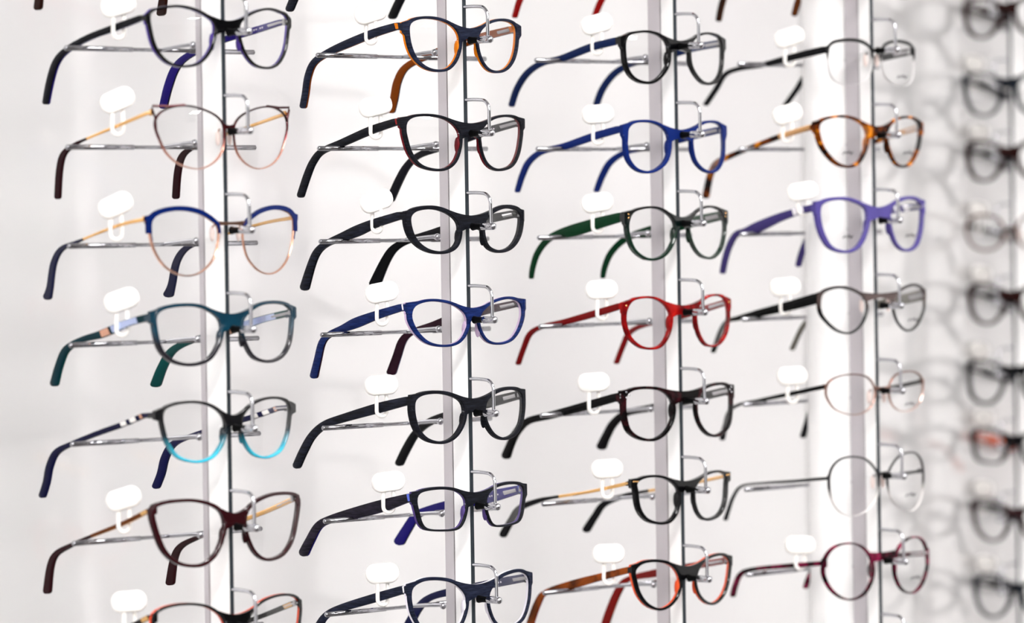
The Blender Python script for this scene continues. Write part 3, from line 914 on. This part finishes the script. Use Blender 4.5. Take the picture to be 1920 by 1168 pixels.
F_[(2, 6)] = dict(rtip=(417, 740), z='C', o=[(655,562),(652,527),(690,505),(750,502),(798,517),(833,550),(841,600),(828,660),(798,698),(750,705),(700,688),(667,640)],
    rim=(10,17,11,12), hinge=(600,522,26), bridge=(880,517,558), wing=0.001, gusset=0.006,
    t=[(600,530,17),(430,567,14),(270,592,14),(200,607,22),(112,642,28),(72,700,30),(37,762,34)], tip=2.3, thin=True,
    front=BLK, arm_m=GOLD, tip_m=BLKM, bands=[(0.002,0.008,GOLD)], front_rivets=[(0.002,0.0),(0.004,0.0),(0.006,0.0)], rivet_m=GOLD,
    label='glossy black glasses with thin gold temples, sixth down the third post', short='black with gold temples')
F_[(2, 7)] = dict(rtip=(500, 1200), z='C', o=[(645,927),(680,897),(740,890),(798,902),(833,937),(846,990),(828,1050),(793,1088),(750,1100),(702,1078),(667,1030),(649,970)],
    rim=(12,17,10,12), hinge=(610,918,32), bridge=(885,907,960), wing=0.001, gusset=0.005,
    t=[(600,927,30),(480,957,33),(350,992,38),(230,1027,24),(190,1080,28),(152,1190,30),(132,1270,30)],
    front=BLK, inner=plain('#e0552c',0.2), arm_m=tort('#5b2c12','#9a4a1a','#b85a20',40), arm_i=plain('#a8201c',0.2),
    label='black glasses with orange-red inner layer and amber temples, bottom of the third post', short='black and orange-red')
F_[(3, 1)] = dict(rtip=(512, 605), z='A', o=[(750,300),(772,257),(830,242),(900,240),(958,254),(998,290),(1003,360),(988,430),(948,472),(890,488),(820,482),(772,448),(752,380)],
    rim=(17,0.5,0.5,0.5), hinge=(738,285,40), bridge=(1040,281,303), metal=True, brise=0.0012, bdrop=0.0004, wing=0.003, gusset=0.003, pads=True,
    t=[(720,287,40),(550,327,38),(380,372,30),(230,397,25),(152,430,23),(102,510,24),(42,600,24)],
    front=grad([(-40,'#dedcdc'),(-9,'#dedcdc'),(-5,'#0c0c10'),(8,'#0c0c10')],0.3), arm_m=BLKM, arm_i=BLKM, print=(1,),
    label='half-rim glasses with black top bar and bare lower lens, top of the fourth post', short='black half-rim')
TORT = tort('#120a08','#7a3408','#d9821c',70)
F_[(3, 2)] = dict(rtip=(665, 1130), z='A', o=[(700,742),(717,702),(770,682),(840,677),(908,692),(957,727),(977,780),(962,860),(928,927),(880,952),(820,942),(767,898),(722,830)],
    rim=(13,19,13,15), hinge=(648,722,44), bridge=(1020,727,785), t=[(630,738,32),(530,768,30),(430,800,30),(300,850,28),(180,900,30),(102,940,33),(67,1010,33),(42,1130,36)], tip=2,
    front=TORT, arm_m=plain('#c79a6b',0.25,0.8), arm_i=plain('#caa07a',0.25,0.8), tip_m=TORT, print=(-1, 1),
    label='amber tortoiseshell glasses, second down the fourth post', short='amber tortoiseshell')
LAV = plain('#7568c4', 0.25)
F_[(3, 3)] = dict(rtip=(550, 465), z='B', o=[(726,147),(737,107),(790,84),(870,80),(938,97),(988,127),(1003,180),(988,270),(957,338),(910,372),(850,375),(792,348),(752,280),(732,210)],
    rim=(18,24,14,19), hinge=(672,118,66), bridge=(1060,122,186), t=[(655,130,42),(590,145,42),(480,182,50),(360,235,62),(280,266,46),(222,282,32),(182,350,32),(157,430,30),(142,506,28)],
    front=LAV, arm_m=plain('#5c509c',0.3), arm_i=plain('#5c509c',0.3), bands=[(0.014,0.018,plain('#f3f0f4',0.3)),(0.022,0.026,plain('#f3f0f4',0.3))], print=(-1, 1),
    label='lavender cat-eye glasses with white temple rings, fourth post', short='lavender')
F_[(3, 4)] = dict(rtip=(560, 960), z='B', o=[(727,682),(742,632),(800,607),(860,604),(928,622),(983,662),(998,720),(973,800),(928,848),(880,862),(820,842),(762,788),(732,740)],
    rim=(15,17,10,11), hinge=(692,655,60), bridge=(1045,632,660), metal=True, wing=0.001, brise=0.0015,
    t=[(680,667,64),(520,710,56),(350,750,42),(230,780,28),(172,795,22),(132,850,22),(87,975,22)],
    front=grad([(-40,'#2a2c30'),(-12,'#1d1e22'),(-3,'#7a6460'),(8,'#3a3638')],0.25,0.4), arm_m=plain('#0d0e10',0.25), arm_i=plain('#8f8a80',0.35), print=(1,), arm=BLKM,
    label='smoky grey metal glasses with wide black temples, middle of the fourth post', short='smoky grey metal')
F_[(3, 5)] = dict(rtip=(482, 312), z='C', o=[(590,112),(602,67),(650,40),(710,32),(770,42),(803,77),(810,120),(793,175),(750,206),(690,210),(632,188),(602,150)],
    rim=(5.5,5.5,4,5), hinge=(578,85,16), bridge=(845,86,97), metal=True, thin=True, noweb=False, gusset=0.001, wing=0.0004, brise=0.0006, bdrop=0.0003,
    t=[(580,85,20),(430,117,20),(270,150,15),(182,170,13),(140,205,16),(126,260,20),(112,322,24)],
    front=grad([(-40,'#e6cfc8'),(-18,'#d7b3a6'),(8,'#b88475')],0.2,0.8), arm_m=plain('#0c0c0e',0.25), tip=3.0, tip_m=BLKM, print=(1,),
    label='fine pink gold wire glasses with black temples, fifth down the fourth post', short='pink gold wire')
F_[(3, 6)] = dict(rtip=(547, 682), z='C', o=[(605,520),(617,462),(655,422),(710,410),(768,422),(813,467),(828,520),(818,590),(788,638),(740,672),(690,677),(642,648),(614,590)],
    rim=(7,7,1.2,6), hinge=(600,503,12), bridge=(860,475,487), metal=True, thin=True, gusset=0.001, wing=0.0004, brise=0.0006, bdrop=0.0003,
    t=[(590,505,15),(450,517,13),(300,527,11),(202,540,11),(162,590,13),(137,660,16),(127,692,18)],
    front=grad([(-40,'#d8d4d2'),(-20,'#d8d4d2'),(-10,'#26242a'),(8,'#26242a')],0.3), arm_m=plain('#1b1c20',0.3), tip=3.0, tip_m=BLKM, print=(1,),
    label='large round thin black wire glasses, sixth down the fourth post', short='round black wire')
BTORT = tort('#1a0a10','#5a1028','#a02450',80)
F_[(3, 7)] = dict(rtip=(492, 1003), z='C', o=[(582,922),(597,862),(635,822),(690,807),(743,817),(783,852),(803,910),(798,970),(768,1028),(720,1055),(670,1052),(622,1018),(592,970)],
    rim=(7,8,7,8), hinge=(572,890,20), bridge=(845,845,880), gusset=0.004, wing=0.0008, brise=0.001, bdrop=0.0008,
    t=[(560,895,22),(400,907,21),(250,922,19),(192,945,19),(167,1000,20),(157,1042,20)],
    front=BTORT, arm_m=BTORT, arm_i=BTORT, print=(1,),
    label='round burgundy tortoiseshell glasses, seventh down the fourth post', short='burgundy tortoiseshell round')

SHAPES = {}
for key, d in F_.items():
    col, row = key
    sh = make_shape(col, d['z'], d)
    SHAPES[key] = sh
    P = POSTS[col]
    build_glasses(sh, d, (P.x, P.y + YF, sh['zb']), 0, d['label'])

# frames cut by the upper and lower edge of the picture
def extra(col, row, src, ch, label, short):
    d = dict(F_[src]); d.update(ch); d['short'] = short
    sh = SHAPES[src]
    dz = sh['zb'] - hook_z(src[1])
    P = POSTS[col]
    build_glasses(sh, d, (P.x, P.y + YF, hook_z(row) + dz), 0, label)
BRN = plain('#33150f', 0.25)
extra(0, 0, (0, 6), dict(arm_m=BRN, arm_i=BRN, tip_m=BRN), 'dark brown glasses cut off at the top of the leftmost post', '')
extra(1, 0, (1, 5), dict(), 'black glasses cut off at the top of the second post', '')
RED = plain('#c0100f', 0.25)
extra(2, 0, (2, 2), dict(front=RED, arm_m=RED, arm_i=RED), 'red glasses cut off at the top of the third post', '')
AMB = plain('#7a3a0c', 0.2)
extra(3, 0, (3, 3), dict(front=AMB, arm_m=plain('#3d2012',0.25), arm_i=AMB, bands=[], print=()), 'amber brown glasses cut off at the top of the fourth post', '')
extra(3, 8, (3, 1), dict(front=plain('#1d1430',0.3), arm_m=plain('#1d1430',0.3), arm_i=plain('#1d1430',0.3), print=()), 'dark purple glasses cut off at the bottom of the fourth post', '')

# ------------------------------------------------------------------ anti-theft tags
def tag_body_mesh(w, h, dpt):
    mb = MB(); n = 32
    prof = [(0.80, -0.5), (0.94, -0.40), (1.0, -0.22), (1.0, 0.22), (0.94, 0.40), (0.80, 0.5)]
    vs = []; fs = []
    r = h * 0.46
    loop = []
    for k in range(n):
        a = 2 * math.pi * k / n
        sx = 1 if math.cos(a) >= 0 else -1; sz = 1 if math.sin(a) >= 0 else -1
        loop.append((sx * (w / 2 - r) + math.cos(a) * r, sz * (h / 2 - r) + math.sin(a) * r))
    for (s, y) in prof:
        for (x, z) in loop:
            inset = (1 - s) * h * 0.5
            L = math.hypot(x, z)
            vs.append((x - x / L * inset, y * dpt, z - z / L * inset))
    for i in range(len(prof) - 1):
        for k in range(n): fs.append((i * n + k, i * n + (k + 1) % n, (i + 1) * n + (k + 1) % n, (i + 1) * n + k))
    fs.append(tuple(range(n))); fs.append(tuple(range((len(prof) - 1) * n, len(prof) * n)))
    mb.add(vs, fs)
    return mb.mesh()

def tag(col, row, u, v, vend, tilt, yaw, label, w=0.0266, h=0.0160):
    """body above the temple, strap looping round it; (u, v) centre of the body, vend bottom of the strap"""
    sh = SHAPES[(col, row)]
    P = POSTS[col]; xl = sh['E'][0] + 0.0017
    yb, zb = to_side(col, u, v, xl)
    _, ze = to_side(col, u + 4, vend, xl)
    e = empty('security_tag', (P.x + xl, P.y + YF + yb, zb))
    props(e, label, 'tag', 'anti-theft tags on the temples')
    b = link('tag_body', tag_body_mesh(w, h, 0.0075), WHITE_TAG, e, 45)
    b.rotation_euler = (0, math.radians(tilt), math.radians(yaw))
    # strap: an elongated loop hanging from the body, astride the temple
    L = zb - ze
    r = 0.0042
    pts = []
    ang = math.radians(random.uniform(20, 75))
    ax = Vector((math.cos(ang), -math.sin(ang), 0))
    top = -h * 0.30
    pts.append(-ax * r * 0.9 + UP * top)
    pts.append(-ax * r + UP * (top - (L + top) * 0.45))
    for k in range(9):
        a = math.pi + math.pi * k / 8
        pts.append(ax * (math.cos(a) * r) + UP * (-L + r + 0.001 + math.sin(a) * r))
    pts.append(ax * r + UP * (top - (L + top) * 0.45))
    pts.append(ax * r * 0.9 + UP * top)
    link('strap', MB().tube(pts, 0.0016, 8).mesh(), WHITE_TAG, e, 60)
    return e

TAGS = {(0,1):(222,10,74,-14),(0,2):(220,188,255,-22),(0,3):(217,385,452,-24),(0,4):(228,563,632,-18),(0,6):(232,935,1000,-16),(0,7):(242,1128,1192,-4),
        (1,1):(695,24,84,-16),(1,2):(704,199,261,-12),(1,3):(706,377,438,-18),(1,4):(716,548,611,-10),(1,5):(715,722,783,-3),(1,6):(728,903,963,-6),(1,7):(717,1075,1137,-4),
        (2,1):(1119,45,104,-14),(2,2):(1121,214,272,-3),(2,3):(1120,380,437,-8),(2,4):(1128,543,601,-2),(2,5):(1113,717,777,-3),(2,6):(1138,879,936,-2),(2,7):(1141,1038,1097,-1),
        (3,1):(1480,70,126,-16),(3,2):(1476,214,268,-16),(3,3):(1505,359,404,-8),(3,4):(1472,538,591,-4),(3,5):(1485,705,757,-2),(3,7):(1500,1022,1069,2)}
for (col, row), (u, v, ve, tilt) in TAGS.items():
    tag(col, row, u, v, ve, tilt, random.uniform(-52, -34), 'white plastic security tag looped on the temple of the %s glasses' % F_[(col, row)]['short'])

# ------------------------------------------------------------------ return wall with its own column of frames, far out of focus
PB = Vector((BX, BY, 0))
def hook_zB(r): return CAM_Z + (HOOK_REL + 0.846 - (r - 2)) * ROW
post(4, PB, -math.pi / 2, range(0, 11), 'pale post on the return wall at the right edge', 0.026, hook_zB)
BROWN = plain('#3a1512', 0.25); BLUEG = plain('#2c3440', 0.25); TAN = plain('#8a5a44', 0.3); CORAL = plain('#d2603f', 0.3)
BCOL = [(1, (1,5), BROWN, BROWN, 'brown square'), (2, (1,2), BLUEG, BLKM, 'slate grey'), (3, (1,5), BROWN, BLKM, 'dark brown'), (4, (3,5), TAN, BLKM, 'tan wire'),
        (5, (1,5), BROWN, BLKM, 'brown and black'), (6, (2,5), BLKM, BLKM, 'black square'), (7, (1,6), BLKM, CORAL, 'black front with coral temple'), (8, (1,1), BURG, BLKM, 'burgundy rimmed'), (9, (2,3), BLUEG, BLKM, 'dark slate round')]
for r, src, fm, am, nm in BCOL:
    d = dict(F_[src]); d.update(front=fm, inner=None, arm_m=am, arm_i=am, bands=[], rivets=None, front_rivets=None, print=(), group='frames on the return wall')
    if d.get('tip'): d['tip_m'] = am
    sh = dict(SHAPES[src]); dz = sh['zb'] - hook_z(src[1])
    sh['rim'] = tuple(max(q * 1.35, 0.0026) for q in sh['rim'])
    zz = hook_zB(r) + dz
    build_glasses(sh, d, (BX + YF, BY, zz), -math.pi / 2, 'blurred %s glasses at the right edge of the picture' % nm)
    ex, ez, eh = sh['E']
    # tag on the temple that is farther from the camera
    e = empty('security_tag', (BX + YF + 0.028, BY - ex - 0.0017, zz + ez + 0.016))
    props(e, 'blurred white security tag above the %s glasses at right edge' % nm, 'tag', 'tags on the return wall')
    b = link('tag_body', tag_body_mesh(0.0262, 0.017, 0.0070), WHITE_TAG, e, 45); b.rotation_euler = (0, 0.1, 0)
    link('strap', MB().tube([(-0.004, 0, -0.006), (-0.004, 0, -0.02), (-0.003, 0, -0.024), (0, 0, -0.0255), (0.003, 0, -0.024), (0.004, 0, -0.02), (0.004, 0, -0.006)], 0.0013, 8).mesh(), WHITE_TAG, e, 60)
